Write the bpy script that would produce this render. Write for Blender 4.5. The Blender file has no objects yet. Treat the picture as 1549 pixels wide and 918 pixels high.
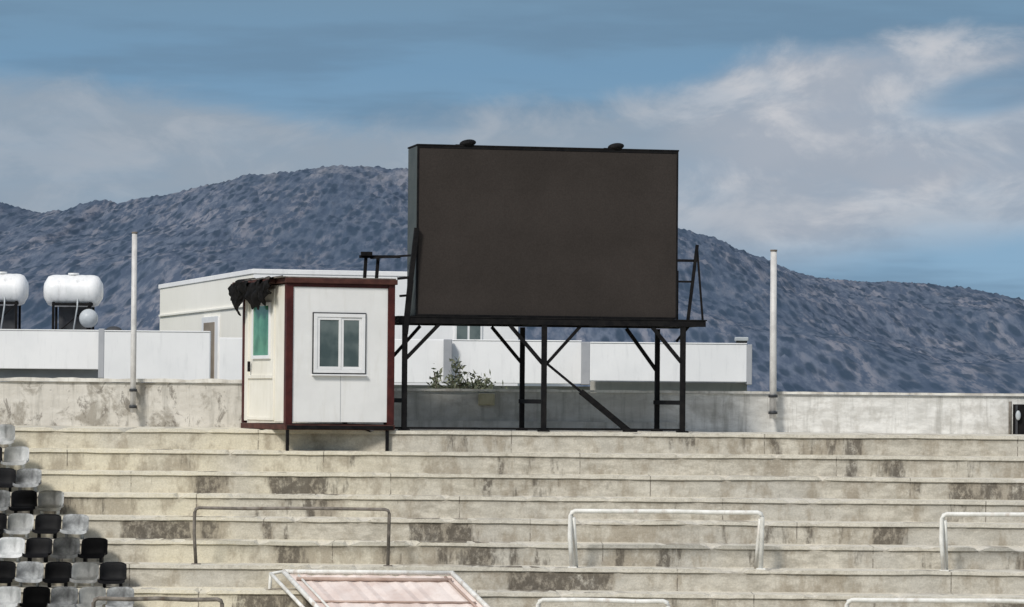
import bpy, bmesh, math, random
import numpy as np
from mathutils import Vector, Matrix, noise as mnoise
random.seed(7)
sc = bpy.context.scene
CAM_Y = -60.0; F = 5280.0; R = 0.0087
GROUND = -8.0

def P(px, py, D):
    """metres from survey sightings: bearing/elevation plus known distance"""
    dx = px-774.5; dy = py-459
    return Vector(((dx+dy*R)/F*D, D+CAM_Y, (141-(dy-dx*R))/F*D))

# ---------------------------------------------------------------- node helper
class G:
    def __init__(s, nt): s.nt = nt; s.n = nt.nodes; s.l = nt.links
    def node(s, t, **k):
        n = s.n.new(t)
        for a, b in k.items(): setattr(n, a, b)
        return n
    def put(s, inp, v):
        if isinstance(v, bpy.types.NodeSocket): s.l.new(v, inp)
        elif v is not None: inp.default_value = v
    def m(s, op, a, b=None, c=None, clamp=False):
        n = s.node('ShaderNodeMath', operation=op, use_clamp=clamp)
        s.put(n.inputs[0], a); s.put(n.inputs[1], b)
        if c is not None: s.put(n.inputs[2], c)
        return n.outputs[0]
    def ss(s, v, a, b):
        n = s.node('ShaderNodeMapRange', interpolation_type='SMOOTHSTEP')
        s.put(n.inputs[0], v); n.inputs[1].default_value = a; n.inputs[2].default_value = b
        return n.outputs[0]
    def mix(s, f, a, b, mode='MIX'):
        n = s.node('ShaderNodeMix', data_type='RGBA', blend_type=mode)
        s.put(n.inputs[0], f)
        s.put(n.inputs[6], a if isinstance(a, bpy.types.NodeSocket) else (*a, 1))
        s.put(n.inputs[7], b if isinstance(b, bpy.types.NodeSocket) else (*b, 1))
        return n.outputs[2]
    def comb(s, x, y, z):
        n = s.node('ShaderNodeCombineXYZ')
        s.put(n.inputs[0], x); s.put(n.inputs[1], y); s.put(n.inputs[2], z)
        return n.outputs[0]
    def sep(s, v):
        n = s.node('ShaderNodeSeparateXYZ'); s.l.new(v, n.inputs[0]); return n.outputs
    def noise(s, v, scale, detail=4, rough=.55, dist=0):
        n = s.node('ShaderNodeTexNoise')
        s.put(n.inputs['Vector'], v); n.inputs['Scale'].default_value = scale
        n.inputs['Detail'].default_value = detail; n.inputs['Roughness'].default_value = rough
        n.inputs['Distortion'].default_value = dist
        return n.outputs['Fac']
    def mapv(s, v, sc_, loc=(0, 0, 0)):
        n = s.node('ShaderNodeMapping'); s.l.new(v, n.inputs[0])
        n.inputs['Scale'].default_value = sc_; n.inputs['Location'].default_value = loc
        return n.outputs[0]
    def ramp(s, v, pts):
        n = s.node('ShaderNodeValToRGB'); cr = n.color_ramp
        while len(cr.elements) < len(pts): cr.elements.new(0.5)
        for e, (p, c) in zip(cr.elements, pts):
            e.position = p; e.color = (c, c, c, 1) if not hasattr(c, '__len__') else (*c, 1)
        s.put(n.inputs[0], v); return n.outputs[0]

def newmat(name):
    m = bpy.data.materials.new(name); m.use_nodes = True
    g = G(m.node_tree); b = g.n['Principled BSDF']
    tc = g.node('ShaderNodeTexCoord'); return m, g, b, tc.outputs['Object']
def bump(g, b, h, strength=.3, dist=.01):
    n = g.node('ShaderNodeBump'); n.inputs['Strength'].default_value = strength
    n.inputs['Distance'].default_value = dist; g.l.new(h, n.inputs['Height'])
    g.l.new(n.outputs[0], b.inputs['Normal'])

def simple(name, c1, c2, scale=3, rough=.6, metal=0, streak=None, bstr=.15, bdist=.005, spec=.5):
    m, g, b, co = newmat(name)
    n = g.noise(co, scale, 4, .6)
    col = g.mix(g.ss(n, .3, .7), c1, c2)
    if streak:
        s1 = g.noise(g.mapv(co, (5, 5, .7)), 1.6, 4, .65)
        col = g.mix(g.m('MULTIPLY', g.ss(s1, .5, .78), streak[1]), col, streak[0])
    g.put(b.inputs['Base Color'], col)
    b.inputs['Roughness'].default_value = rough; b.inputs['Metallic'].default_value = metal
    b.inputs['Specular IOR Level'].default_value = spec
    bump(g, b, g.noise(co, scale*8, 2), bstr, bdist)
    return m

# concrete for the terraces
STAINS = ((5, -3.0, -.3, .17), (5, 1.7, 2.8, .18), (6, 0, 1.6, .22), (2, -4.0, -3.2, .22), (2, -5.2, -4.7, .2), (4, -1.6, -.7, .18),
          (4, -6.2, -4.7, .2), (2, 7.4, 9.2, .18), (0, 4.9, 6.1, .13), (5, 7.9, 9.5, .18), (3, -3.4, -2.9, .2), (3, -7.7, -6.2, .16),
          (4, 1.6, 2.5, .12), (7, 7.6, 8.4, .22), (1, -7.0, -5.3, .12), (7, -4.2, -2.0, .2), (8, 2.5, 5, .2), (0, -1.1, -.3, .12),
          (4, 6.0, 6.5, .2), (6, 4.2, 5.2, .1), (0, 3.1, 4.6, .1), (1, 5.6, 8.6, .04), (5, -3.8, -3.2, .25))
def terrace_mat():
    m, g, b, co = newmat('terrace_concrete')
    x, y, z = g.sep(co)
    at = g.node('ShaderNodeAttribute', attribute_name='damp'); bias = at.outputs['Fac']
    t = g.m('DIVIDE', g.m('SUBTRACT', g.m('MULTIPLY', z, -1), .6-.0015), .352)
    row = g.m('FLOOR', t); f = g.m('SUBTRACT', t, row)
    big = g.noise(co, .55, 3, .6)
    med = g.noise(g.mapv(co, (1, 1, 2.4)), 3.2, 5, .7)
    col = g.mix(g.ss(med, .32, .66), (.44, .405, .335), (.70, .655, .56))
    col = g.mix(g.m('MULTIPLY', g.ss(big, .42, .68), .6), col, (.54, .52, .47))
    rn = g.noise(g.comb(g.m('MULTIPLY', x, .35), g.m('MULTIPLY', row, 6.3), 4), 1.0, 2, .6)
    yl = g.m('MULTIPLY', g.ss(g.m('MULTIPLY', x, -1), -1.0, 6.0), g.ss(rn, .38, .6))
    col = g.mix(g.m('MULTIPLY', yl, .75), col, (.82, .75, .57))
    patch = g.noise(g.comb(g.m('MULTIPLY', x, .62), g.m('MULTIPLY', row, 7.7), 0), 1.0, 3, .5)
    strk = g.noise(g.comb(g.m('MULTIPLY', x, 3.6), g.m('MULTIPLY', row, 3.3), g.m('MULTIPLY', z, .9)), 1.0, 4, .7)
    sm = g.m('ADD', g.m('ADD', g.m('MULTIPLY', patch, .8), g.m('MULTIPLY', strk, .75)), bias)
    dark = g.ss(sm, .87, .99)
    frill = g.noise(g.mapv(co, (7, 7, 5)), 1.3, 4, .75)
    onr = g.ss(g.m('ADD', f, g.m('MULTIPLY', frill, .12)), .22, .30)
    dark = g.m('MULTIPLY', g.m('MULTIPLY', dark, onr), g.ss(frill, .30, .56))
    dark = g.m('MULTIPLY', dark, .82)
    soft = g.m('MULTIPLY', g.ss(g.m('ADD', g.m('MULTIPLY', bias, .7), g.noise(g.comb(g.m('MULTIPLY', x, 2.3), g.m('MULTIPLY', row, 4.1), g.m('MULTIPLY', z, 1.2)), 1.0, 4, .72)), .47, .66), onr)
    col = g.mix(g.m('MULTIPLY', soft, .6), col, (.29, .235, .165))
    col = g.mix(dark, col, (.055, .042, .031))
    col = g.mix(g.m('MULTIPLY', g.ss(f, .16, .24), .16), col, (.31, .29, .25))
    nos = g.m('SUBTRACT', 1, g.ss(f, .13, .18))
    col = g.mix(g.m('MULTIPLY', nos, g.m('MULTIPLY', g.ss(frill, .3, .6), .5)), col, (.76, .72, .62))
    lip_shade = g.m('MULTIPLY', g.ss(f, .16, .2), g.m('SUBTRACT', 1, g.ss(f, .22, .42)))  # shade line below each nosing lip, painted into the colour
    col = g.mix(g.m('MULTIPLY', lip_shade, g.m('MULTIPLY', frill, .6)), col, (.2, .17, .13))
    per = 4.35
    jp = g.m('ADD', g.m('DIVIDE', x, per), g.m('MULTIPLY', row, .7317))
    jf = g.m('FRACT', g.m('ADD', jp, g.m('MULTIPLY', g.m('SUBTRACT', frill, .5), .004)))
    jl = g.m('MULTIPLY', g.m('LESS_THAN', jf, .0045), g.ss(med, .38, .55))
    col = g.mix(g.m('MULTIPLY', jl, .7), col, (.13, .11, .09))
    grain = g.noise(co, 38, 1, .7)
    col = g.mix(.35, col, g.ramp(grain, [(0.3, .55), (.7, 1.0)]), 'MULTIPLY')
    g.put(b.inputs['Base Color'], col); b.inputs['Roughness'].default_value = .93
    b.inputs['Specular IOR Level'].default_value = .2
    bump(g, b, g.noise(co, 10, 4, .75), .6, .025)
    return m

def wall_mat():
    m, g, b, co = newmat('parapet_render')
    x, y, z = g.sep(co)
    n1 = g.noise(g.mapv(co, (1, 1, 3)), 2.0, 5, .65)
    col = g.mix(g.ss(n1, .3, .7), (.54, .53, .50), (.78, .77, .74))
    left = g.ss(g.m('MULTIPLY', x, -1), 1.0, 5.0)
    col = g.mix(g.m('MULTIPLY', left, .6), col, (.56, .52, .45))
    mid = g.m('MULTIPLY', g.ss(x, -3.2, -2.2), g.m('SUBTRACT', 1, g.ss(x, 2.0, 3.6)))
    col = g.mix(g.m('MULTIPLY', mid, .5), col, (.40, .385, .34))
    s1 = g.noise(g.mapv(co, (2.0, 2.0, 1.8)), 1.0, 5, .72, .4)
    amt = g.m('ADD', .3, g.m('MULTIPLY', left, .4))
    col = g.mix(g.m('MULTIPLY', g.ss(s1, .48, .64), amt), col, (.22, .195, .155))
    s3 = g.noise(g.mapv(co, (3.4, 3.4, 2.2), (5, 0, 2)), 1.0, 5, .75, .6)
    col = g.mix(g.m('MULTIPLY', g.ss(s3, .54, .63), g.m('MULTIPLY', left, .6)), col, (.08, .065, .05))
    s2 = g.noise(g.mapv(co, (6, 6, .5)), 1.0, 4, .7)
    col = g.mix(g.m('MULTIPLY', g.ss(s2, .48, .72), .45), col, (.2, .19, .165))
    g.put(b.inputs['Base Color'], col); b.inputs['Roughness'].default_value = .92
    bump(g, b, g.noise(co, 9, 4, .7), .5, .03)
    return m

M_ter = terrace_mat(); M_wall = wall_mat()
M_cope = simple('coping_concrete', (.50, .47, .42), (.76, .74, .68), 4, .9, streak=((.2, .18, .15), .6), bstr=.4)
M_white = simple('white_painted_wall', (.78, .785, .79), (.86, .86, .86), .6, .8, streak=((.58, .59, .60), .4))
M_cream = simple('cream_painted_wall', (.83, .81, .74), (.87, .85, .78), .6, .85, streak=((.70, .67, .60), .4))
M_greyw = simple('grey_wall', (.30, .31, .33), (.40, .41, .43), 1, .85)
M_lower = simple('lower_wall', (.34, .33, .30), (.45, .43, .38), 1, .9, streak=((.2, .2, .18), .6))
M_panel = simple('sandwich_panel_white', (.79, .785, .77), (.86, .855, .84), 1.3, .5, streak=((.66, .64, .59), .35))
M_doorp = simple('door_panel_cream', (.78, .75, .66), (.84, .81, .73), 1.6, .55, streak=((.55, .5, .4), .4))
M_maroon = simple('maroon_steel', (.045, .010, .010), (.085, .02, .017), 5, .5, streak=((.02, .008, .008), .6), spec=.25)
M_roofm = simple('roof_edge_brown', (.05, .018, .015), (.10, .04, .03), 5, .7, spec=.25)
M_black = simple('black_painted_steel', (.004, .004, .005), (.012, .011, .011), 8, .75, spec=.15)
M_rub = simple('black_tarp', (.003, .003, .003), (.012, .011, .011), 9, .85, spec=.12)
M_pvc = simple('white_pvc', (.78, .78, .78), (.86, .86, .86), 3, .35)
M_gask = simple('dark_gasket', (.03, .034, .038), (.06, .06, .065), 3, .6, spec=.25)
M_rail = simple('white_painted_rail', (.66, .65, .60), (.84, .83, .79), 7, .55, streak=((.35, .25, .17), .6))
M_railg = simple('weathered_grey_rail', (.10, .09, .075), (.25, .22, .19), 6, .7, streak=((.1, .055, .035), .7), spec=.25)
M_pole = simple('galvanised_pole', (.50, .49, .48), (.68, .67, .65), 4, .5, .0, streak=((.3, .25, .2), .5))
M_side = simple('cabinet_grey', (.055, .066, .063), (.080, .09, .085), 2, .55, spec=.3)
M_tank = simple('tank_white', (.72, .73, .73), (.84, .84, .84), 3, .4, streak=((.4, .4, .4), .5))
M_tankg = simple('tank_grey', (.35, .38, .4), (.5, .53, .55), 3, .45)
M_seatw = simple('seat_white_dirty', (.46, .47, .46), (.80, .80, .78), 4, .6, streak=((.2, .2, .19), .6), bstr=.4)
M_seatg = simple('seat_grey_faded', (.16, .165, .165), (.48, .49, .48), 5, .6, streak=((.06, .06, .06), .7), bstr=.4)
M_seatb = simple('seat_black', (.003, .003, .004), (.010, .010, .011), 5, .6, spec=.2)
M_pink = simple('faded_pink_sheet', (.60, .49, .44), (.76, .67, .62), 1.6, .7, streak=((.52, .38, .31), .4))
M_pinkd = simple('sheet_flashing_brown', (.36, .25, .20), (.52, .40, .34), 3, .8)
M_ylw = simple('beige_box', (.36, .32, .2), (.46, .42, .28), 6, .6)
M_dooro = simple('brown_door', (.2, .16, .12), (.28, .23, .18), 3, .6)

def glass(name, c1, c2):
    m, g, b, co = newmat(name)
    col = g.mix(g.ss(g.noise(co, 2.2, 3), .35, .65), c1, c2)
    g.put(b.inputs['Base Color'], col); b.inputs['Roughness'].default_value = .12
    return m
M_glass = glass('grey_green_glass', (.06, .085, .085), (.14, .17, .165))
M_gglass = glass('green_glass', (.04, .17, .09), (.10, .30, .18))

def screen_mat():
    m, g, b, co = newmat('led_screen_face')
    x, y, z = g.sep(co)
    n = g.noise(co, .8, 3, .6)
    col = g.mix(g.ss(n, .3, .7), (.040, .0335, .030), (.049, .041, .037))
    def seam(v, p, o):
        fr = g.m('FRACT', g.m('DIVIDE', g.m('SUBTRACT', v, o), p))
        return g.m('LESS_THAN', g.m('MINIMUM', fr, g.m('SUBTRACT', 1, fr)), .005)
    s_ = g.m('MAXIMUM', seam(x, .778, .2), seam(z, .735, 1.40))
    col = g.mix(g.m('MULTIPLY', s_, .10), col, (.012, .011, .011))
    px_ = g.noise(co, 38, 2, .8)
    col = g.mix(.4, col, g.ramp(px_, [(.35, .5), (.65, 1)]), 'MULTIPLY')
    g.put(b.inputs['Base Color'], col); b.inputs['Roughness'].default_value = .8
    b.inputs['Specular IOR Level'].default_value = .12
    return m
M_screen = screen_mat()

# ---------------------------------------------------------------- geometry helpers
def group(name, loc=(0, 0, 0), yaw=0):
    e = bpy.data.objects.new(name, None); e.location = loc; e.rotation_euler = (0, 0, yaw)
    e.empty_display_size = .3
    sc.collection.objects.link(e); return e
def finish(name, bm, mat, parent=None, smooth=False):
    me = bpy.data.meshes.new(name); bm.to_mesh(me); bm.free()
    if smooth:
        for p in me.polygons: p.use_smooth = True
    if mat: me.materials.append(mat)
    o = bpy.data.objects.new(name, me); sc.collection.objects.link(o)
    if parent: o.parent = parent
    return o
def bm_box(bm, a, b, bev=0):
    a = Vector(a); b = Vector(b); c = (a+b)/2; d = b-a
    r = bmesh.ops.create_cube(bm, size=1, matrix=Matrix.Translation(c) @ Matrix.Diagonal((abs(d.x), abs(d.y), abs(d.z), 1)))
    if bev:
        es = list({e for v in r['verts'] for e in v.link_edges})
        bmesh.ops.bevel(bm, geom=es, offset=bev, segments=2, affect='EDGES', profile=.5)
def box(name, a, b, mat, parent=None, bev=0.004):
    bm = bmesh.new(); bm_box(bm, a, b, bev); return finish(name, bm, mat, parent)
def bm_tube(bm, pts, r, seg=10):
    pts = [Vector(p) for p in pts]; rings = []
    n = len(pts)
    for i, p in enumerate(pts):
        t = (pts[min(i+1, n-1)]-pts[max(i-1, 0)]).normalized()
        up = Vector((0, 0, 1)) if abs(t.z) < .95 else Vector((0, 1, 0))
        u = t.cross(up).normalized(); v = t.cross(u)
        rr = r[i] if hasattr(r, '__len__') else r
        rings.append([bm.verts.new(p+rr*(math.cos(2*math.pi*k/seg)*u+math.sin(2*math.pi*k/seg)*v)) for k in range(seg)])
    for a, b in zip(rings, rings[1:]):
        for k in range(seg): bm.faces.new((a[k], a[(k+1) % seg], b[(k+1) % seg], b[k]))
    bm.faces.new(rings[0][::-1]); bm.faces.new(rings[-1])
def tube(name, pts, r, mat, parent=None, seg=10):
    bm = bmesh.new(); bm_tube(bm, pts, r, seg); bmesh.ops.recalc_face_normals(bm, faces=bm.faces)
    return finish(name, bm, mat, parent, True)
def sq(bm, p, q, w):   # square section member
    p = Vector(p); q = Vector(q); t = (q-p).normalized()
    up = Vector((0, 0, 1)) if abs(t.z) < .95 else Vector((0, 1, 0))
    u = t.cross(up).normalized()*w/2; v = t.cross(u).normalized()*w/2
    A = [bm.verts.new(p+s*u+r_*v) for s, r_ in ((-1, -1), (1, -1), (1, 1), (-1, 1))]
    B = [bm.verts.new(q+s*u+r_*v) for s, r_ in ((-1, -1), (1, -1), (1, 1), (-1, 1))]
    for k in range(4): bm.faces.new((A[k], A[(k+1) % 4], B[(k+1) % 4], B[k]))
    bm.faces.new(A[::-1]); bm.faces.new(B)
def members(name, lst, mat, parent):
    bm = bmesh.new()
    for p, q, w in lst: sq(bm, p, q, w)
    bmesh.ops.recalc_face_normals(bm, faces=bm.faces)
    return finish(name, bm, mat, parent)

# ---------------------------------------------------------------- ground
m, g, b, co = newmat('ground_mat')
col = g.mix(g.ss(g.noise(co, .02, 6), .4, .6), (.10, .12, .05), (.22, .19, .12))
g.put(b.inputs['Base Color'], col); b.inputs['Roughness'].default_value = .95
bm = bmesh.new()
vs = [bm.verts.new(v) for v in ((-9000, -3000, GROUND), (9000, -3000, GROUND), (9000, 12000, GROUND), (-9000, 12000, GROUND))]
bm.faces.new(vs); finish('ground', bm, m)

# ---------------------------------------------------------------- mountain
def ridge_h(px):
    xs = [-1500, -900, -500, -200, 0, 30, 60, 95, 125, 155, 175, 210, 260, 320, 370, 430, 480, 520, 560, 613, 700, 800, 900, 1000, 1040, 1080, 1120, 1165, 1200, 1240, 1300, 1340, 1400, 1450, 1500, 1549, 1800, 2200, 3000]
    ys = [420, 380, 330, 290, 303, 312, 318, 315, 303, 299, 305, 297, 290, 275, 263, 258, 250, 247, 250, 251, 262, 285, 308, 333, 343, 355, 373, 392, 408, 419, 428, 427, 432, 434, 443, 450, 470, 500, 540]
    return np.interp(px, xs, ys)
NX, NY = 1600, 170
D0 = 4000.0
Xs = np.linspace(-1650, 1650, NX)
t = np.linspace(0, 1.35, NY)
pxs = Xs/D0*F+774.5
base = (600-(ridge_h(pxs)-(pxs-774.5)*R))/F*D0
co_ = np.zeros((NY, NX, 3), dtype=np.float32)
for j, tt in enumerate(t):
    Y = 1900+2100*tt-60
    prof = tt**1.15 if tt <= 1 else 1-.8*(tt-1)
    for i in range(NX):
        x = Xs[i]
        w = max(0, tt*(1.02-tt))*4 if tt < 1 else .3*(tt-1)
        n1 = mnoise.noise(Vector((x*.0045+Y*.0012, Y*.0016, 3)))
        n2 = mnoise.noise(Vector((x*.013, Y*.004, 9)))
        n3 = mnoise.noise(Vector((x*.06, Y*.02, 1)))
        n4 = mnoise.noise(Vector((x*.19, Y*.04, 5)))
        h = base[i]*prof+w*(n1*34+n2*10)+min(1, tt*2)*(n3*2.0+abs(n4)*4.2-1)
        co_[j, i] = (x, Y, GROUND*(1-min(1, tt*3))+h-2)
me = bpy.data.meshes.new('mountain')
me.vertices.add(NX*NY); me.vertices.foreach_set('co', co_.ravel())
idx = np.arange(NX*NY).reshape(NY, NX)
q = np.stack([idx[:-1, :-1], idx[:-1, 1:], idx[1:, 1:], idx[1:, :-1]], -1).reshape(-1, 4)
me.loops.add(q.size); me.loops.foreach_set('vertex_index', q.ravel().astype(np.int32))
me.polygons.add(len(q)); me.polygons.foreach_set('loop_start', (np.arange(len(q))*4).astype(np.int32))
me.polygons.foreach_set('use_smooth', np.ones(len(q), dtype=bool))
me.update(calc_edges=True); me.validate()
m, g, b, co = newmat('wooded_slope_haze_tint')
c2 = g.mapv(co, (1, .12, 0))
n_big = g.noise(c2, .007, 4, .6)
n_med = g.noise(c2, .025, 4, .65)
n_tree = g.noise(c2, .11, 3, .75)
vo = g.node('ShaderNodeTexVoronoi'); vo.inputs['Scale'].default_value = .13; g.l.new(c2, vo.inputs['Vector'])
crown = g.m('SUBTRACT', 1, g.ss(vo.outputs['Distance'], .28, .62))
rv = g.sep(vo.outputs['Color'])
col = g.mix(g.ss(n_tree, .38, .64), (.075, .100, .145), (.125, .152, .200))  # bluish base tones: distance haze is mixed into the slope colours
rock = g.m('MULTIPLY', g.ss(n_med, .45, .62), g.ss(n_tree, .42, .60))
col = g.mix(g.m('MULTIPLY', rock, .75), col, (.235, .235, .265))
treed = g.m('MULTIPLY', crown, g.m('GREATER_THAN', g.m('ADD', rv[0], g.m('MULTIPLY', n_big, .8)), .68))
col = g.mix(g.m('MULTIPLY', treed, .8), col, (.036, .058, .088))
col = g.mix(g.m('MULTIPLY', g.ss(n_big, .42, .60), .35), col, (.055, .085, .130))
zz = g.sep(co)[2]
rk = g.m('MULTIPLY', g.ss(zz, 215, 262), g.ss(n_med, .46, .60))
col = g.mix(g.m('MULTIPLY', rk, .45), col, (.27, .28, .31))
g.put(b.inputs['Base Color'], col); b.inputs['Roughness'].default_value = 1
b.inputs['Specular IOR Level'].default_value = 0
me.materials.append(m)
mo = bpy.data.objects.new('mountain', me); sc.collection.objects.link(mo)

# ---------------------------------------------------------------- terraces
RISE = .352; TREAD = .75; NST = 21
prof = [(3.35, -.6)]
for k in range(NST):
    Y = -TREAD*k; z = -.6-RISE*k
    prof += [(Y, z), (Y, z-.06), (Y+.028, z-.065), (Y+.028, z-RISE)]
prof.append((-TREAD*NST-.5, -.6-RISE*NST))
XL, XR, dxx = -26, 26, .09
nx = int((XR-XL)/dxx)+1
def sstep(v, a, b):
    u = min(1, max(0, (v-a)/(b-a))); return u*u*(3-2*u)
bm = bmesh.new(); cols = []; damp = []
for i in range(nx):
    x = XL+i*dxx; cvs = []
    rb = {}
    for (k, x0, x1, a) in STAINS:
        wv = sstep(x, x0-.14, x0+.06)*(1-sstep(x, x1-.06, x1+.14))
        if wv > 0: rb[k] = rb.get(k, 0)+wv*a
    for j, (y, z) in enumerate(prof):
        k = (j-1)//4
        jit = mnoise.noise(Vector((x*3.1, k*5.7, 0)))*.009+mnoise.noise(Vector((x*.5, k*3.3, 2)))*.02
        chip = max(0, mnoise.noise(Vector((x*4.3, k*9.1, 7)))-.25)*.18 if j > 0 and (j-1) % 4 in (0, 1) else 0
        cvs.append(bm.verts.new((x, y+(jit if j else 0)+chip*.4, z+jit*.8-(chip if (j-1) % 4 == 0 else 0))))
        damp.append(rb.get(k, 0) if j else 0)
    cols.append(cvs)
for a, c in zip(cols, cols[1:]):
    for j in range(len(prof)-1): bm.faces.new((a[j], a[j+1], c[j+1], c[j]))
bmesh.ops.recalc_face_normals(bm, faces=bm.faces)
terr = finish('concrete_terraces', bm, M_ter)
att = terr.data.attributes.new('damp', 'FLOAT', 'POINT'); att.data.foreach_set('value', np.array(damp, dtype=np.float32))

# ---------------------------------------------------------------- parapet wall at the back
WY = 3.35
gW = group('parapet_wall')
def wavy_wall(name, x0, x1, z0, z1, y0, y1, mat, dx=.12, amp=.008):
    bm = bmesh.new(); n = int((x1-x0)/dx)+1; cs = []
    for i in range(n+1):
        x = x0+(x1-x0)*i/n
        a = mnoise.noise(Vector((x*2.3, z1, 4)))*amp+mnoise.noise(Vector((x*7, z1, 1)))*amp*.6
        cs.append([bm.verts.new(v) for v in ((x, y0, z0), (x, y0+a*.5, z1+a), (x, y1, z1+a), (x, y1, z0))])
    for a, c in zip(cs, cs[1:]):
        for j in range(4): bm.faces.new((a[j], a[(j+1) % 4], c[(j+1) % 4], c[j]))
    bm.faces.new(cs[0]); bm.faces.new(cs[-1][::-1])
    bmesh.ops.recalc_face_normals(bm, faces=bm.faces)
    return finish(name, bm, mat, gW)
wavy_wall('wall_left', -26, -3.9, GROUND, .20, WY, WY+.25, M_wall, amp=.015)
wavy_wall('wall_right', -3.9, 26, GROUND, .085, WY+.01, WY+.25, M_wall, amp=.008)
wavy_wall('coping_left', -26, -3.9, .205, .27, WY-.05, WY+.3, M_cope, amp=.02)
wavy_wall('coping_right', -3.9, 26, .09, .135, WY-.04, WY+.29, M_cope, amp=.008)
wavy_wall('plinth_ledge', -2.2, 3.0, -.62, -.44, WY-.12, WY+.005, M_wall, amp=.008)

gB = group('electrical_box', P(736, 604, 63.25))
box('body', (-.15, -.06, -.11), (.15, .1, .11), M_ylw, gB, .012)
box('lid', (-.13, -.075, -.09), (.13, -.061, .09), M_ylw, gB, .004)

gg = group('steel_gate', P(1549, 630, 62.9))
box('leaf', (-.2, 0, -.38), (.9, .05, .22), M_black, gg)
for i in range(3): box('rib_%d' % i, (-.16+i*.35, -.03, -.36), (-.12+i*.35, -.002, .2), M_gask, gg)
bm = bmesh.new(); bmesh.ops.create_uvsphere(bm, u_segments=12, v_segments=8, radius=.06, matrix=Matrix.Translation((-.12, -.07, .02)) @ Matrix.Diagonal((.8, .5, 1.5, 1)))
finish('lock', bm, M_tankg, gg, True)
tube('post', [(-.25, .02, -.4), (-.25, .02, .27)], .03, M_railg, gg)

# ---------------------------------------------------------------- poles
for (px, yt, yb, r, mat) in ((202, 353, 624, .052, M_pole), (1169.5, 380, 633, .062, M_pole)):
    top = P(px+1.2, yt, 63.1); bot = P(px-.6, yb, 63.1)
    gp = group('flag_pole', (bot.x, 3.1, bot.z))
    H = top.z-bot.z; dx = top.x-bot.x
    tube('shaft', [(0, 0, 0), (dx*.4, 0, H*.42), (dx, 0, H)], [r, r, r*.92], mat, gp, 14)
    tube('cap', [(dx, 0, H), (dx, 0, H+.03)], r*1.05, M_railg, gp, 14)
    for zz_ in (.08, .38):
        tube('clamp', [(0, 0, zz_), (0, 0, zz_+.05)], r*1.35, M_gask, gp, 14)
        box('bracket', (-.03, .0, zz_), (.03, .28, zz_+.05), M_gask, gp)

# ---------------------------------------------------------------- kiosk
th = math.radians(21)
o = P(432, 640, 59.27)
KB, KT = -.5, 2.0; KW, KL = 1.95, 2.62
gk = group('guard_kiosk', (o.x, o.y, 0), th)
pw = .085
for nm, x, y in (('post_front_left', 0, 0), ('post_front_right', KW-pw*1.0, 0), ('post_back_left', 0, KL-pw), ('post_back_right', KW-pw, KL-pw)):
    wx = pw*1.45 if nm.startswith('post_front') else pw
    x0 = x-(wx-pw) if nm == 'post_front_right' else x
    box(nm, (x0, y, KB), (x0+wx, y+pw*(1.5 if nm == 'post_front_left' else 1), KT-.1), M_maroon, gk, .008)
box('panel_front', (pw*1.45+.002, .022, KB+.04), (KW-pw*1.45-.002, .075, KT-.12), M_panel, gk)
box('panel_left', (.022, pw*1.5+.002, KB+.04), (.075, KL-pw-.002, KT-.12), M_doorp, gk)
box('panel_right', (KW-.075, pw+.002, KB+.04), (KW-.022, KL-pw-.002, KT-.12), M_panel, gk)
box('panel_back', (pw+.002, KL-.075, KB+.04), (KW-pw-.002, KL-.022, KT-.12), M_panel, gk)
box('floor_frame', (-.01, -.012, KB-.095), (KW+.01, KL+.01, KB-.002), M_roofm, gk, .008)
box('base_beam', (.02, -.03, KB-.085), (KW-.02, -.014, KB-.02), M_black, gk)
box('roof_slab', (-.03, -.045, KT-.098), (KW+.03, KL+.05, KT-.01), M_roofm, gk, .01)
box('roof_overhang', (-.16, .55, KT-.085), (-.031, KL+.12, KT-.02), M_roofm, gk, .01)
box('roof_sheet', (-.1, -.02, KT-.008), (KW+.01, KL+.04, KT+.012), M_railg, gk, .005)
box('top_rail_front', (pw*1.45, .006, KT-.16), (KW-.125, .02, KT-.1), M_maroon, gk)
box('leg_front_left', (.02, .0, -.952), (.07, .05, KB-.096), M_black, gk)
box('leg_front_right', (KW-.14, .0, -.952), (KW-.09, .05, KB-.096), M_black, gk)
for x in (.98,):
    box('seam', (x, .018, KB+.05), (x+.006, .0215, KB+.85), M_greyw, gk, 0)
wx0, wx1, wz0, wz1 = .49, 1.41, .38, 1.39
def frame(nm, ax, x0, x1, z0, z1, w, d0, d1, mat):
    def bx(n, a0, a1, b0, b1):
        if ax == 'f': box(n, (a0, d0, b0), (a1, d1, b1), mat, gk, .003)
        else: box(n, (d0, a0, b0), (d1, a1, b1), mat, gk, .003)
    bx(nm+'_top', x0, x1, z1-w, z1); bx(nm+'_bottom', x0, x1, z0, z0+w)
    bx(nm+'_l', x0, x0+w, z0+w, z1-w); bx(nm+'_r', x1-w, x1, z0+w, z1-w)
frame('window_gasket', 'f', wx0-.022, wx1+.022, wz0-.022, wz1+.022, .021, .004, .0215, M_gask)
frame('window_frame', 'f', wx0, wx1, wz0, wz1, .06, -.015, .0215, M_pvc)
xm = (wx0+wx1)/2
frame('sash_left', 'f', wx0+.062, xm+.03, wz0+.062, wz1-.062, .045, -.006, .02, M_pvc)
frame('sash_right', 'f', xm+.032, wx1-.062, wz0+.062, wz1-.062, .045, .004, .0205, M_pvc)
box('glass_left', (wx0+.1, .008, wz0+.1), (xm-.01, .018, wz1-.1), M_glass, gk, 0)
box('glass_right', (xm+.07, .012, wz0+.1), (wx1-.1, .02, wz1-.1), M_glass, gk, 0)
box('sill', (wx0-.03, -.04, wz0-.05), (wx1+.03, .02, wz0-.024), M_pvc, gk, .004)
frame('door_frame', 's', .72, 2.3, KB+.06, 1.82, .05, -.004, .0215, M_doorp)
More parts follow.
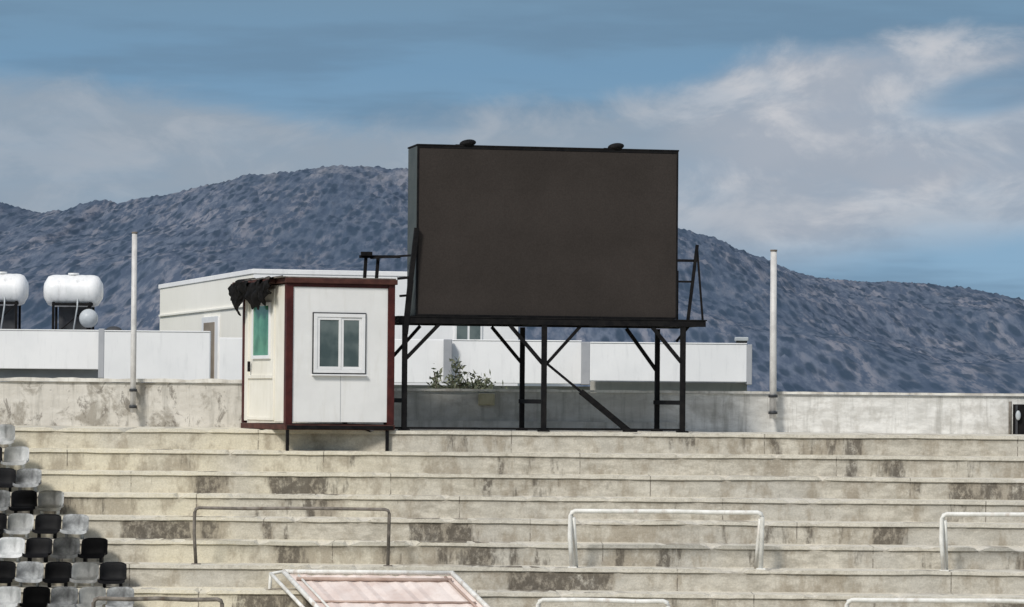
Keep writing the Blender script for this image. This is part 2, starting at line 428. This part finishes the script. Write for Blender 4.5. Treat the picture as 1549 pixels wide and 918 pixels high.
frame('door_sash', 's', .95, 2.0, .62, 1.6, .06, -.014, .0215, M_pvc)
box('door_glass', (.0, 1.01, .68), (.012, 1.94, 1.54), M_gglass, gk, 0)
box('door_rail', (-.008, .78, .28), (.0215, 2.24, .34), M_doorp, gk)
box('door_handle', (-.05, 2.08, .40), (-.005, 2.12, .58), M_black, gk, .006)
# crumpled tarp bundled under and over the roof edge, left side
bm = bmesh.new()
for (ya, yb, Lm, seed, off) in ((.4, 1.3, .36, 3, 0), (.9, 1.9, .48, 11, .0), (1.6, 2.45, .32, 19, .0), (2.0, 2.8, .46, 27, .0)):
    nu, nv = 22, 16; gr = []
    for i in range(nu+1):
        u = i/nu; y = ya+u*(yb-ya)
        L = Lm*(.8+.35*math.sin(u*math.pi)+.35*mnoise.noise(Vector((u*3, seed, 3))))
        rowv = []
        for j in range(nv+1):
            v = j/nv
            x = -.14-off-.07*math.sin(v*3.1)+.08*mnoise.noise(Vector((u*5+seed, v*3, 1)))
            if v < .15: x += (1-v/.15)*.25
            rowv.append(bm.verts.new((x, y+.12*mnoise.noise(Vector((u*4+seed, v*4, 8))), KT+.03-v*L+.05*mnoise.noise(Vector((u*6+seed, v*3, 5))))))
        gr.append(rowv)
    for i in range(nu):
        for j in range(nv): bm.faces.new((gr[i][j], gr[i+1][j], gr[i+1][j+1], gr[i][j+1]))
tp = finish('tarp', bm, M_rub, gk, True)

# ---------------------------------------------------------------- scoreboard on steel frame
ths = math.radians(12)
o = P(612, 560, 60.25)
gs = group('scoreboard', (o.x, o.y, 0), ths)
PZ = 1.365; BL = 1.8; FT = -.6
S0, S1 = .2, 4.87; ZT = 4.345
box('cabinet', (S0, .085, PZ+.02), (S1, .95, ZT-.012), M_side, gs, .012)
box('led_face', (S0+.035, .062, PZ+.05), (S1-.03, .084, ZT-.05), M_screen, gs, .002)
def bez(n, a, b): box(n, a, b, M_black, gs, .003)
bez('bezel_top', (S0, .055, ZT-.049), (S1, .0845, ZT-.01)); bez('bezel_bottom', (S0, .055, PZ+.02), (S1, .0845, PZ+.049))
bez('bezel_left', (S0, .056, PZ+.05), (S0+.034, .0845, ZT-.05)); bez('bezel_right', (S1-.029, .056, PZ+.05), (S1, .0845, ZT-.05))
box('top_cap', (S0-.01, .05, ZT-.009), (S1+.01, .97, ZT+.02), M_black, gs, .006)
for i in range(4):
    box('rear_rib_%d' % i, (S0+.3+i*1.3, .952, PZ+.1), (S0+.36+i*1.3, 1.0, ZT-.1), M_gask, gs)
legs = []
for lx in (0, 2.466, 4.96):
    legs += [((lx, 0, FT), (lx, 0, PZ-.12), .085), ((lx, BL, FT), (lx, BL, PZ-.12), .08)]
    legs += [((lx, -.04, -.08), (lx, BL+.12, -.08), .075)]
members('legs', legs, M_black, gs)
pl = []
for ly in (0, BL): pl.append(((-.12, ly, PZ-.06), (5.36, ly, PZ-.06), .1))
for lx in (-.08, 1.2, 2.466, 3.7, 4.96, 5.3): pl.append(((lx, .05, PZ-.062), (lx, BL-.05, PZ-.062), .08))
pl.append(((-.5, BL-.06, PZ-.06), (-.12, BL-.06, PZ-.06), .07))
members('platform_beams', pl, M_black, gs)
bm = bmesh.new()
for i in range(9): bm_box(bm, (-.14, -.06+i*.212, PZ-.008), (5.38, -.06+i*.212+.19, PZ+.014), .003)
finish('deck_planks', bm, M_black, gs)
kb = [((0, 0, .62), (.6, 0, PZ-.12), .06), ((1.85, 0, PZ-.12), (2.44, 0, .58), .06), ((3.12, .02, PZ-.12), (2.49, .02, .55), .05),
      ((4.4, 0, PZ-.12), (4.94, 0, .62), .06),
      ((1.9, BL, PZ-.12), (2.44, BL, .62), .055), ((4.38, BL, PZ-.12), (4.94, BL, .5), .06), ((.6, BL, PZ-.12), (.03, BL, .6), .055),
      ((5.2, BL*.3, PZ-.1), (4.98, BL*.3, 1.0), .04)]
members('knee_braces', kb, M_black, gs)
members('ground_strut', [((2.49, .1, .62), (3.15, .1, .10), .04), ((3.15, .1, .10), (4.02, .1, -.585), .095)], M_black, gs)
box('strut_foot', (3.93, .0, -.6), (4.15, .2, -.57), M_black, gs)
bm = bmesh.new()
for lx in (0, 2.466, 4.96):
    for ly in (0, BL): bm_box(bm, (lx-.09, ly-.09, -.604), (lx+.09, ly+.09, -.575), 0)
finish('foot_plates', bm, M_black, gs)
members('base_rail', [((-.3, .02, -.555), (4.95, .02, -.555), .035)], M_black, gs)
rr = [((5.06, .05, PZ), (5.22, .05, 2.70), .05), ((5.33, .05, PZ), (5.22, .05, 2.62), .032),
      ((4.87, .08, 2.42), (5.2, .08, 2.42), .045), ((4.87, .08, 2.05), (5.14, .08, 2.05), .035),
      ((5.3, 1.7, PZ), (5.3, 1.7, 2.3), .03), ((4.87, .9, 2.8), (4.92, .85, 2.8), .03)]
members('end_rail_right', rr, M_black, gs)
lr = [((.0, -.02, PZ-.3), (.09, -.02, 2.0), .09), ((.09, -.02, 2.0), (.19, .0, 2.9), .08),
      ((-.52, BL-.06, 2.46), (.22, BL-.06, 2.47), .05), ((-.46, BL-.06, PZ-.05), (-.40, BL-.06, 2.46), .055), ((-.26, BL-.06, PZ-.05), (-.18, BL-.06, 2.46), .055),
      ((-.46, BL-.06, 2.0), (-.18, BL-.06, 2.0), .04), ((-.44, BL-.06, 1.7), (-.18, BL-.06, 1.7), .04),
      ((-.14, .0, 2.02), (.12, .0, 2.05), .045), ((-.1, .0, 1.72), (.1, .0, 1.74), .04), ((-.5, BL-.12, 2.51), (-.3, BL-.12, 2.51), .07), ((-.3, BL, 2.44), (.2, BL-1.6, 2.44), .035)]
members('end_rail_left', lr, M_black, gs)
for lx in (1.1, 3.75):
    bm = bmesh.new()
    bmesh.ops.create_uvsphere(bm, u_segments=16, v_segments=10, radius=.5, matrix=Matrix.Translation((lx, .12, ZT+.055)) @ Matrix.Rotation(-.15, 4, 'Y') @ Matrix.Diagonal((.30, .24, .13, 1)))
    bm_box(bm, (lx-.03, .1, ZT+.01), (lx+.03, .3, ZT+.05), 0)
    bm_box(bm, (lx-.2, .16, ZT+.015), (lx-.08, .24, ZT+.035), 0)
    finish('top_lamp_%d' % int(lx), bm, M_black, gs)

# ---------------------------------------------------------------- barriers on the terraces
def barrier(x0, x1, k, h, mat, r, double=False):
    Yb = -TREAD*k+.18; zf = -.6-RISE*k
    xa = x0; L = x1-x0
    gb = group('crush_barrier', (xa, Yb, zf))
    c = .07
    w1, w2, w3 = [random.uniform(-.012, .012) for _ in range(3)]
    pts = [(0.03, 0, 0), (0+w1, 0, h*.55), (0, 0, h-c), (.02, 0, h-.02), (c, 0, h), (L*.28, .01, h+w2), (L/2, 0, h+.006), (L*.75, 0, h+w3), (L-c, 0, h), (L-.02, 0, h-.02), (L, 0, h-c), (L-.015, 0, 0)]
    tube('hoop', pts, r, mat, gb, 10)
    if double:
        tube('stay_left', [(.1, .22, 0), (.045, 0, h-.1)], r*.8, mat, gb)
        tube('stay_right', [(L-.08, .22, 0), (L-.03, 0, h-.1)], r*.8, mat, gb)
    for x in (.03, L-.015): box('foot', (x-.07, -.06, -.005), (x+.07, .06, .016), mat, gb, .002)
def bx_(px, py, D): return P(px, py, D).x
barrier(bx_(295, 800, 55.7), bx_(589, 800, 55.7), 6, .90, M_railg, .027)
barrier(bx_(863, 800, 55.7), bx_(1152, 800, 55.7), 6, .90, M_rail, .038, True)
barrier(bx_(1424, 800, 55.7), bx_(1716, 800, 55.7), 6, .90, M_rail, .038, True)
barrier(bx_(143, 915, 52.7), bx_(337, 915, 52.7), 10, 1.03, M_railg, .033)
barrier(bx_(814, 915, 52.7), bx_(1010, 915, 52.7), 10, 1.06, M_rail, .036)
barrier(bx_(1280, 915, 52.7), bx_(1575, 915, 52.7), 10, 1.10, M_rail, .036)

# ---------------------------------------------------------------- stair canopy (faded sheet in white tube frame)
A = Vector((bx_(430, 862, 55.2), -4.88, -2.83)); B = Vector((bx_(684, 862, 55.2), -4.88, -2.83))
dv = Vector((1.12, -2.05, -.93))
gc = group('stair_canopy', A)
w = (B-A).x
bm = bmesh.new()
n1_, n2_ = 24, 16; gr = []
for i in range(n1_+1):
    gr.append([])
    for j in range(n2_+1):
        p = Vector((w*i/n1_, 0, 0))+dv*(j/n2_)+Vector((0, 0, .012*math.sin(i/n1_*w*24)+.01*mnoise.noise(Vector((i*.3, j*.3, 0)))))
        gr[-1].append(bm.verts.new(p))
for i in range(n1_):
    for j in range(n2_): bm.faces.new((gr[i][j], gr[i][j+1], gr[i+1][j+1], gr[i+1][j]))
bmesh.ops.recalc_face_normals(bm, faces=bm.faces)
finish('sheet', bm, M_pink, gc)
up = Vector((0, 0, .045)); W = Vector((w, 0, 0))
tube('rail_top', [up, W+up], .035, M_rail, gc); tube('rail_left', [up, dv+up], .04, M_rail, gc)
tube('rail_right', [W+up, W+dv+up], .04, M_rail, gc); tube('rail_bottom', [dv+up, W+dv+up], .035, M_rail, gc)
o2 = Vector((-.2, 0, 0))
tube('outer_left', [o2+up*.2, o2+dv*.8+up*.6], .03, M_rail, gc)
tube('inner_top', [dv*.1+W*.04+up*.8, dv*.1+W*.96+up*.8], .03, M_pinkd, gc)
tube('inner_mid', [dv*.42+W*.02+up*.5, dv*.42+W*.97+up*.5], .018, M_pinkd, gc)
tube('inner_left', [dv*.05+W*.07+up*.8, dv*.95+W*.07+up*.8], .02, M_rail, gc)
tube('inner_right', [dv*.05+W*.94+up*.8, dv*.95+W*.94+up*.8], .02, M_pinkd, gc)
tube('top_link', [o2+up*.2, up], .025, M_rail, gc)
for i, p in enumerate((o2, o2+dv*.5, W+dv*.5, dv, W+dv)):
    tube('leg_%d' % i, [p+up*.5, p+Vector((-.02, 0, -.36))], .028, M_rail, gc)

# ---------------------------------------------------------------- seats
def seat_mesh(name, mat):
    bm = bmesh.new(); nu = 10
    prof_ = [(-.22, .07), (-.21, .12), (-.1, .11), (.02, .10), (.08, .115), (.115, .17), (.135, .27), (.15, .36), (.165, .395), (.18, .39)]
    gr = []
    for i in range(nu+1):
        u = i/nu*2-1; rowv = []
        for j, (y, z) in enumerate(prof_):
            hw = .214*(1-.09*max(0, (j-6)/3)**2)
            edge = abs(u)**5
            yy = y-edge*.035*(1 if j > 4 else 0)-(.02*(u*u))*(j > 4)
            z2 = z+edge*.03*(j <= 5)-(edge*.035 if j >= 7 else 0)
            rowv.append(bm.verts.new((u*hw, yy, z2)))
        gr.append(rowv)
    for i in range(nu):
        for j in range(len(prof_)-1): bm.faces.new((gr[i][j], gr[i+1][j], gr[i+1][j+1], gr[i][j+1]))
    bmesh.ops.solidify(bm, geom=list(bm.faces), thickness=.012)
    bm_box(bm, (-.15, -.08, 0), (-.11, .08, .10), 0); bm_box(bm, (.11, -.08, 0), (.15, .08, .10), 0)
    bmesh.ops.recalc_face_normals(bm, faces=bm.faces)
    me = bpy.data.meshes.new(name); bm.to_mesh(me); bm.free(); me.materials.append(mat)
    for p in me.polygons: p.use_smooth = True
    return me
MW = seat_mesh('seat_white', M_seatw); MB = seat_mesh('seat_black', M_seatb); MG = seat_mesh('seat_grey', M_seatg)
gseat = group('stadium_seats')
rows = {1: (24, 'W'), 2: (44, 'WB'), 3: (64, 'GBB'), 4: (98, 'WBGB'), 5: (134, 'GBWBG'), 6: (164, 'BGBWB'), 7: (194, 'BWBGB'), 8: (204, 'GWGBW'), 9: (215, 'WBWWB'), 10: (235, 'BWWBW'), 11: (250, 'WBWBB')}
for k, (pe, pat) in rows.items():
    D = 60-TREAD*k+.4; xr = P(pe, 600+5280*(.5+RISE*k)/D, D).x; zf = -.6-RISE*k
    for i in range(16):
        c = pat[i] if i < len(pat) else ('B' if (i+k) % 2 else 'W')
        s = bpy.data.objects.new('seat', {'W': MW, 'B': MB, 'G': MG}[c])
        s.location = (xr-.22-.44*i+random.uniform(-.012, .012), -TREAD*k+.36+random.uniform(-.02, .02), zf+.003)
        s.rotation_euler = (random.uniform(-.05, .04), random.uniform(-.03, .03), random.uniform(-.08, .08))
        s.parent = gseat; sc.collection.objects.link(s)

# ---------------------------------------------------------------- white buildings behind
gbm = group('white_house', (-6.3, 25, 0), math.radians(15.5))
HZ = 3.06
box('main_body', (0, .02, GROUND), (6.7, 13.4, HZ-.12), M_cream, gbm, .01)
box('front_render', (0.0, -.02, GROUND), (6.7, .018, HZ-.12), M_white, gbm, .005)
box('roof_parapet', (-.03, -.04, HZ-.118), (6.76, 13.5, HZ), M_white, gbm, .01)
box('string_course', (-.05, .5, 2.15), (-.002, 13.3, 2.21), M_cream, gbm, .01)
wx = 5.05
box('window_recess', (wx, -.05, .75), (wx+.72, -.021, 1.86), M_pvc, gbm)
box('window_pane_l', (wx+.06, -.06, .8), (wx+.33, -.051, 1.8), M_glass, gbm, 0)
box('window_pane_r', (wx+.39, -.06, .8), (wx+.66, -.051, 1.8), M_glass, gbm, 0)
box('side_door_frame', (-.06, 4.3, -.4), (-.003, 6.6, 2.0), M_pvc, gbm)
box('side_door', (-.08, 4.75, -.4), (-.061, 6.2, 1.85), M_dooro, gbm, 0)
box('rear_block', (6.77, 3, GROUND), (9, 12, 1.2), M_white, gbm)

gt = group('terrace_building')
def seg(n, p0, p1, yt, yb, D, mat, th=.22, tilt=0):
    a = P(p0, yt, D); c = P(p1, yt, D); zb = P((p0+p1)/2, yb, D).z; zt = P((p0+p1)/2, yt, D).z
    box(n, (a.x, a.y, zb), (c.x, a.y+th, zt), mat, gt, .015)
    return a.x, c.x, a.y, zb, zt
seg('parapet_a', -500, 150, 498, 556, 84, M_white)
seg('pillar_a', 149, 158, 497, 572, 83.6, M_greyw)
seg('parapet_b', 158, 318, 502, 575, 80, M_white)
seg('parapet_c', 332, 672, 512, 578, 80, M_white)
seg('pillar_c', 671, 684, 513, 580, 79.7, M_greyw)
seg('parapet_d', 684, 880, 516, 580, 80, M_white)
seg('return_d', 880, 893, 517, 582, 79.5, M_greyw, 1.4)
seg('parapet_e', 893, 1130, 520, 577, 78, M_white)
seg('parapet_e_lower', 893, 1130, 577.5, 640, 78.4, M_lower)
seg('return_e', 1130, 1138, 521, 582, 78, M_greyw, 4)
box('body_left', (-25, 24.3, GROUND), (-9.55, 30, P(80, 556, 84).z-.01), M_greyw, gt)
box('roof_left', (-25, 24.25, 1.2), (-9.6, 34, 1.4), M_greyw, gt)
box('body_right', (-9.5, 20.3, GROUND), (5.2, 24.5, .25), M_lower, gt)
def cop(p0, p1, yt, D):
    a = P(p0, yt, D); c = P(p1, yt, D); z = P((p0+p1)/2, yt, D).z
    box('coping', (a.x, a.y-.015, z+.002), (c.x, a.y+.24, z+.03), M_white, gt, .006)
cop(-500, 150, 498, 84); cop(158, 318, 502, 80); cop(684, 880, 516, 80); cop(893, 1130, 520, 78)

gl = group('wall_lamp', P(1122, 518, 78))
box('base', (-.12, -.02, -.01), (.12, .2, .03), M_gask, gl)
box('head', (-.15, -.05, .031), (.15, .2, .12), M_tankg, gl, .02)

# ---------------------------------------------------------------- water tanks
def tank(px, py, L, r, D=88, mat=M_tank):
    c = P(px, py, D); gtk = group('water_tank', c)
    bm = bmesh.new()
    n = 14; pts = []; rad = []
    for i in range(n+1):
        u = i/n*2-1; x = u*L/2
        e = max(0, abs(x)-(L/2-.22))/.22
        rad.append(r*math.sqrt(max(.02, 1-.75*e**2.2))*(1+.015*(i % 2))); pts.append((x, 0, 0))
    bm_tube(bm, pts, rad, 28); bmesh.ops.recalc_face_normals(bm, faces=bm.faces)
    finish('shell', bm, mat, gtk, True)
    tube('lid', [(0, 0, r-.01), (0, 0, r+.05)], .14, mat, gtk, 16)
    zb = 1.4-c.z; st = []
    for sx in (-L*.32, L*.32):
        for sy in (-.3, .3): st.append(((sx, sy, zb), (sx, sy, -r*.75), .06))
        st.append(((sx, -.32, -r*.8), (sx, .32, -r*.8), .06))
    st += [((-L*.34, -.3, -r*.86), (L*.36, -.3, -r*.86), .07), ((-L*.34, .3, -r*.86), (L*.36, .3, -r*.86), .07), ((-L*.32, -.3, zb+.02), (L*.32, -.3, -r*.9), .03)]
    members('stand', st, M_black, gtk)
    box('collector_back', (-L*.26, .1, zb), (L*.3, .16, -r*.9), M_gask, gtk)
    tube('pipe', [(L*.1, -.34, -r*.5), (L*.1, -.36, -r), (L*.02, -.36, zb)], .02, M_tankg, gtk)
    return gtk
t2 = tank(111, 440, 1.46, .40)
tank(2, 438, 1.32, .40)
bm = bmesh.new(); bmesh.ops.create_uvsphere(bm, u_segments=20, v_segments=12, radius=.24, matrix=Matrix.Translation((.45, -.5, -.7)))
finish('expansion_vessel', bm, M_tankg, t2, True)
members('vessel_stand', [((.45, -.5, -1.05), (.45, -.5, -.8), .1)], M_black, t2)
gd = group('roof_vent', P(172, 502, 84))
bm = bmesh.new(); bmesh.ops.create_uvsphere(bm, u_segments=14, v_segments=8, radius=.2, matrix=Matrix.Diagonal((1.1, .8, .7, 1))); bm_box(bm, (-.06, -.06, -.8), (.06, .06, 0), 0)
finish('cowl', bm, M_gask, gd, True)

# ---------------------------------------------------------------- shrub behind the wall
m, g, b, co = newmat('shrub_leaves')
col = g.mix(g.ss(g.noise(co, 5, 3), .35, .65), (.05, .065, .035), (.19, .20, .13))
g.put(b.inputs['Base Color'], col); b.inputs['Roughness'].default_value = .7
M_leaf = m
M_bark = simple('shrub_bark', (.08, .06, .04), (.14, .11, .08), 8, .9)
def shrub(cx, cy, zb, w, h, n):
    gsr = group('oleander_shrub', (cx, cy, zb)); bm = bmesh.new(); bb = bmesh.new()
    tips = []
    for i in range(40):
        a = random.uniform(-1, 1); q = random.uniform(-.4, .4)
        hh = h*(.72+.28*random.random())*(1-.22*a*a)
        p = [Vector((a*w*.15, q*.3, 0)), Vector((a*w*.35, q*.6, hh*.6)), Vector((a*w*.55, q, hh))]
        bm_tube(bb, p, [.02, .014, .006], 5); tips.append(p)
    for _ in range(n):
        p = random.choice(tips); t_ = random.uniform(.5, 1.03)
        c = p[1].lerp(p[2], (t_-.5)*2)
        c = c+Vector([random.gauss(0, .055) for _ in range(3)])
        d = Vector((random.gauss(0, 1), random.gauss(0, 1), random.gauss(.5, .8))).normalized()
        s = d.cross(Vector((random.random(), random.random(), .3))).normalized()*.02
        L_ = random.uniform(.08, .15)
        bm.faces.new([bm.verts.new(v) for v in (c, c+d*L_*.5+s, c+d*L_, c+d*L_*.5-s)])
    finish('branches', bb, M_bark, gsr); finish('leaves', bm, M_leaf, gsr)
zt1 = P(690, 546, 66).z; zt2 = P(720, 560, 67).z
shrub(P(690, 585, 66).x, 6, -1.6, 1.25, zt1+1.6, 3200)
shrub(P(728, 585, 67).x, 7, -1.6, .9, zt2+1.6, 1300)

# ---------------------------------------------------------------- world
w = bpy.data.worlds.new('World'); sc.world = w; w.use_nodes = True
g = G(w.node_tree); bg = g.n['Background']
SUN_EL, SUN_AZ = 41, 211   # azimuth clockwise from +Y: behind the camera, to the left
sky = g.node('ShaderNodeTexSky', sky_type='NISHITA'); sky.sun_disc = False
sky.sun_elevation = math.radians(SUN_EL); sky.sun_rotation = math.radians(SUN_AZ)
tc = g.node('ShaderNodeTexCoord'); X, Y, Z = g.sep(tc.outputs['Generated'])
U = g.m('MULTIPLY', g.m('ARCTAN2', X, Y), F)       # bearing
V = g.m('MULTIPLY', g.m('ARCSINE', Z), F)          # elevation
un = g.m('DIVIDE', g.m('ADD', U, 1600), 3200, clamp=True)
vec = g.comb(g.m('DIVIDE', U, 300), g.m('DIVIDE', V, 120), 0)
vec2 = g.comb(g.m('DIVIDE', U, 190), g.m('DIVIDE', V, 105), 3)
n1 = g.noise(vec, 1.0, 4, .55, .3); n2 = g.noise(vec2, 1.0, 6, .62, .4); n3 = g.noise(g.comb(g.m('DIVIDE', U, 520), g.m('DIVIDE', V, 75), 9), 1.0, 4, .55)
def curve(pts):
    return g.m('MULTIPLY', g.ramp(un, [((x-774.5+1600)/3200, (600-y)/700) for x, y in pts]), 700)
T = curve([(-800, 160), (0, 112), (100, 118), (200, 136), (350, 150), (480, 176), (640, 176), (760, 162), (900, 150), (1010, 136), (1080, 102), (1170, 62), (1300, 52), (1440, 52), (1549, 52), (2200, 90)])
B = curve([(-800, 420), (0, 400), (600, 380), (1040, 368), (1150, 388), (1230, 380), (1330, 360), (1450, 348), (1549, 340), (2300, 340)])
wob = g.m('MULTIPLY', g.m('SUBTRACT', n2, .5), 95)
up_ = g.ss(g.m('DIVIDE', g.m('SUBTRACT', g.m('ADD', T, wob), V), 46), -.4, .9)
lo_ = g.ss(g.m('DIVIDE', g.m('SUBTRACT', V, g.m('ADD', B, g.m('MULTIPLY', wob, .7))), 55), -.9, .9)
mask = g.m('MULTIPLY', up_, lo_)
def blob(cx, cy, rx, ry, tilt=0):
    dx = g.m('SUBTRACT', U, cx-774.5); dy = g.m('SUBTRACT', V, 600-cy)
    dy = g.m('SUBTRACT', dy, g.m('MULTIPLY', dx, tilt))
    a = g.m('POWER', g.m('ABSOLUTE', g.m('DIVIDE', dx, rx)), 2); c_ = g.m('POWER', g.m('ABSOLUTE', g.m('DIVIDE', g.m('ADD', dy, g.m('MULTIPLY', wob, .4)), ry)), 2)
    return g.m('SUBTRACT', 1, g.ss(g.m('ADD', a, c_), .15, 1.3))
gap = blob(1510, 132, 150, 40, .18)
mask = g.m('MULTIPLY', mask, g.m('SUBTRACT', 1, g.m('MULTIPLY', gap, .8)))
gap2 = blob(1190, 290, 150, 55, .3)
dens = g.m('ADD', .76, g.m('MULTIPLY', g.ss(n1, .35, .62), .24))
mask = g.m('MULTIPLY', mask, dens)
vn = g.m('DIVIDE', V, 620, clamp=True)
blue = g.ramp(vn, [(0, (.27, .42, .56)), (.35, (.25, .41, .57)), (.62, (.205, .35, .50)), (.80, (.175, .315, .47)), (1, (.175, .29, .41))])
blue = g.mix(g.m('MULTIPLY', g.ss(n3, .40, .64), .6), blue, (.145, .24, .35))
rightness = g.ss(U, 100, 420)
bright = g.m('MULTIPLY', g.ss(n2, .42, .66), g.m('ADD', .25, g.m('MULTIPLY', rightness, .65)))
ccol = g.mix(rightness, (.30, .365, .44), (.375, .42, .49))
ccol = g.mix(bright, ccol, (.59, .60, .63))
ccol = g.mix(g.m('MULTIPLY', gap2, .5), ccol, (.33, .385, .46))
painted = g.mix(mask, blue, ccol)
STR = .12
sc10 = g.node('ShaderNodeVectorMath', operation='SCALE'); g.l.new(painted, sc10.inputs[0]); sc10.inputs['Scale'].default_value = 1/STR
hi = g.ss(V, 900, 3000)
hc = g.m('MULTIPLY', g.ss(g.noise(tc.outputs['Generated'], 2.6, 3, .6), .36, .56), .8)
skyc = g.mix(hc, sky.outputs[0], (6.6, 6.7, 6.9))
final = g.mix(hi, sc10.outputs[0], skyc)
g.l.new(final, bg.inputs[0]); bg.inputs[1].default_value = STR

sun = bpy.data.lights.new('sun', 'SUN'); sun.energy = 2.75; sun.angle = math.radians(11); sun.color = (1, .96, .895)
so = bpy.data.objects.new('sun', sun); sc.collection.objects.link(so)
az = math.radians(SUN_AZ); el = math.radians(SUN_EL)
dirv = Vector((math.sin(az)*math.cos(el), math.cos(az)*math.cos(el), math.sin(el)))
so.rotation_euler = dirv.to_track_quat('Z', 'Y').to_euler(); so.location = dirv*50

# ---------------------------------------------------------------- camera
cam = bpy.data.cameras.new('camera'); cam.sensor_width = 36; cam.lens = 36*F/1549
cam.clip_start = 1; cam.clip_end = 20000
cobj = bpy.data.objects.new('camera', cam); sc.collection.objects.link(cobj)
cobj.matrix_world = Matrix.Translation((0, CAM_Y, 0)) @ Matrix.Rotation(math.radians(90)+math.atan(141/F), 4, 'X') @ Matrix.Rotation(R, 4, 'Z')
sc.camera = cobj
sc.view_settings.view_transform = 'Standard'; sc.view_settings.look = 'None'; sc.view_settings.exposure = 0
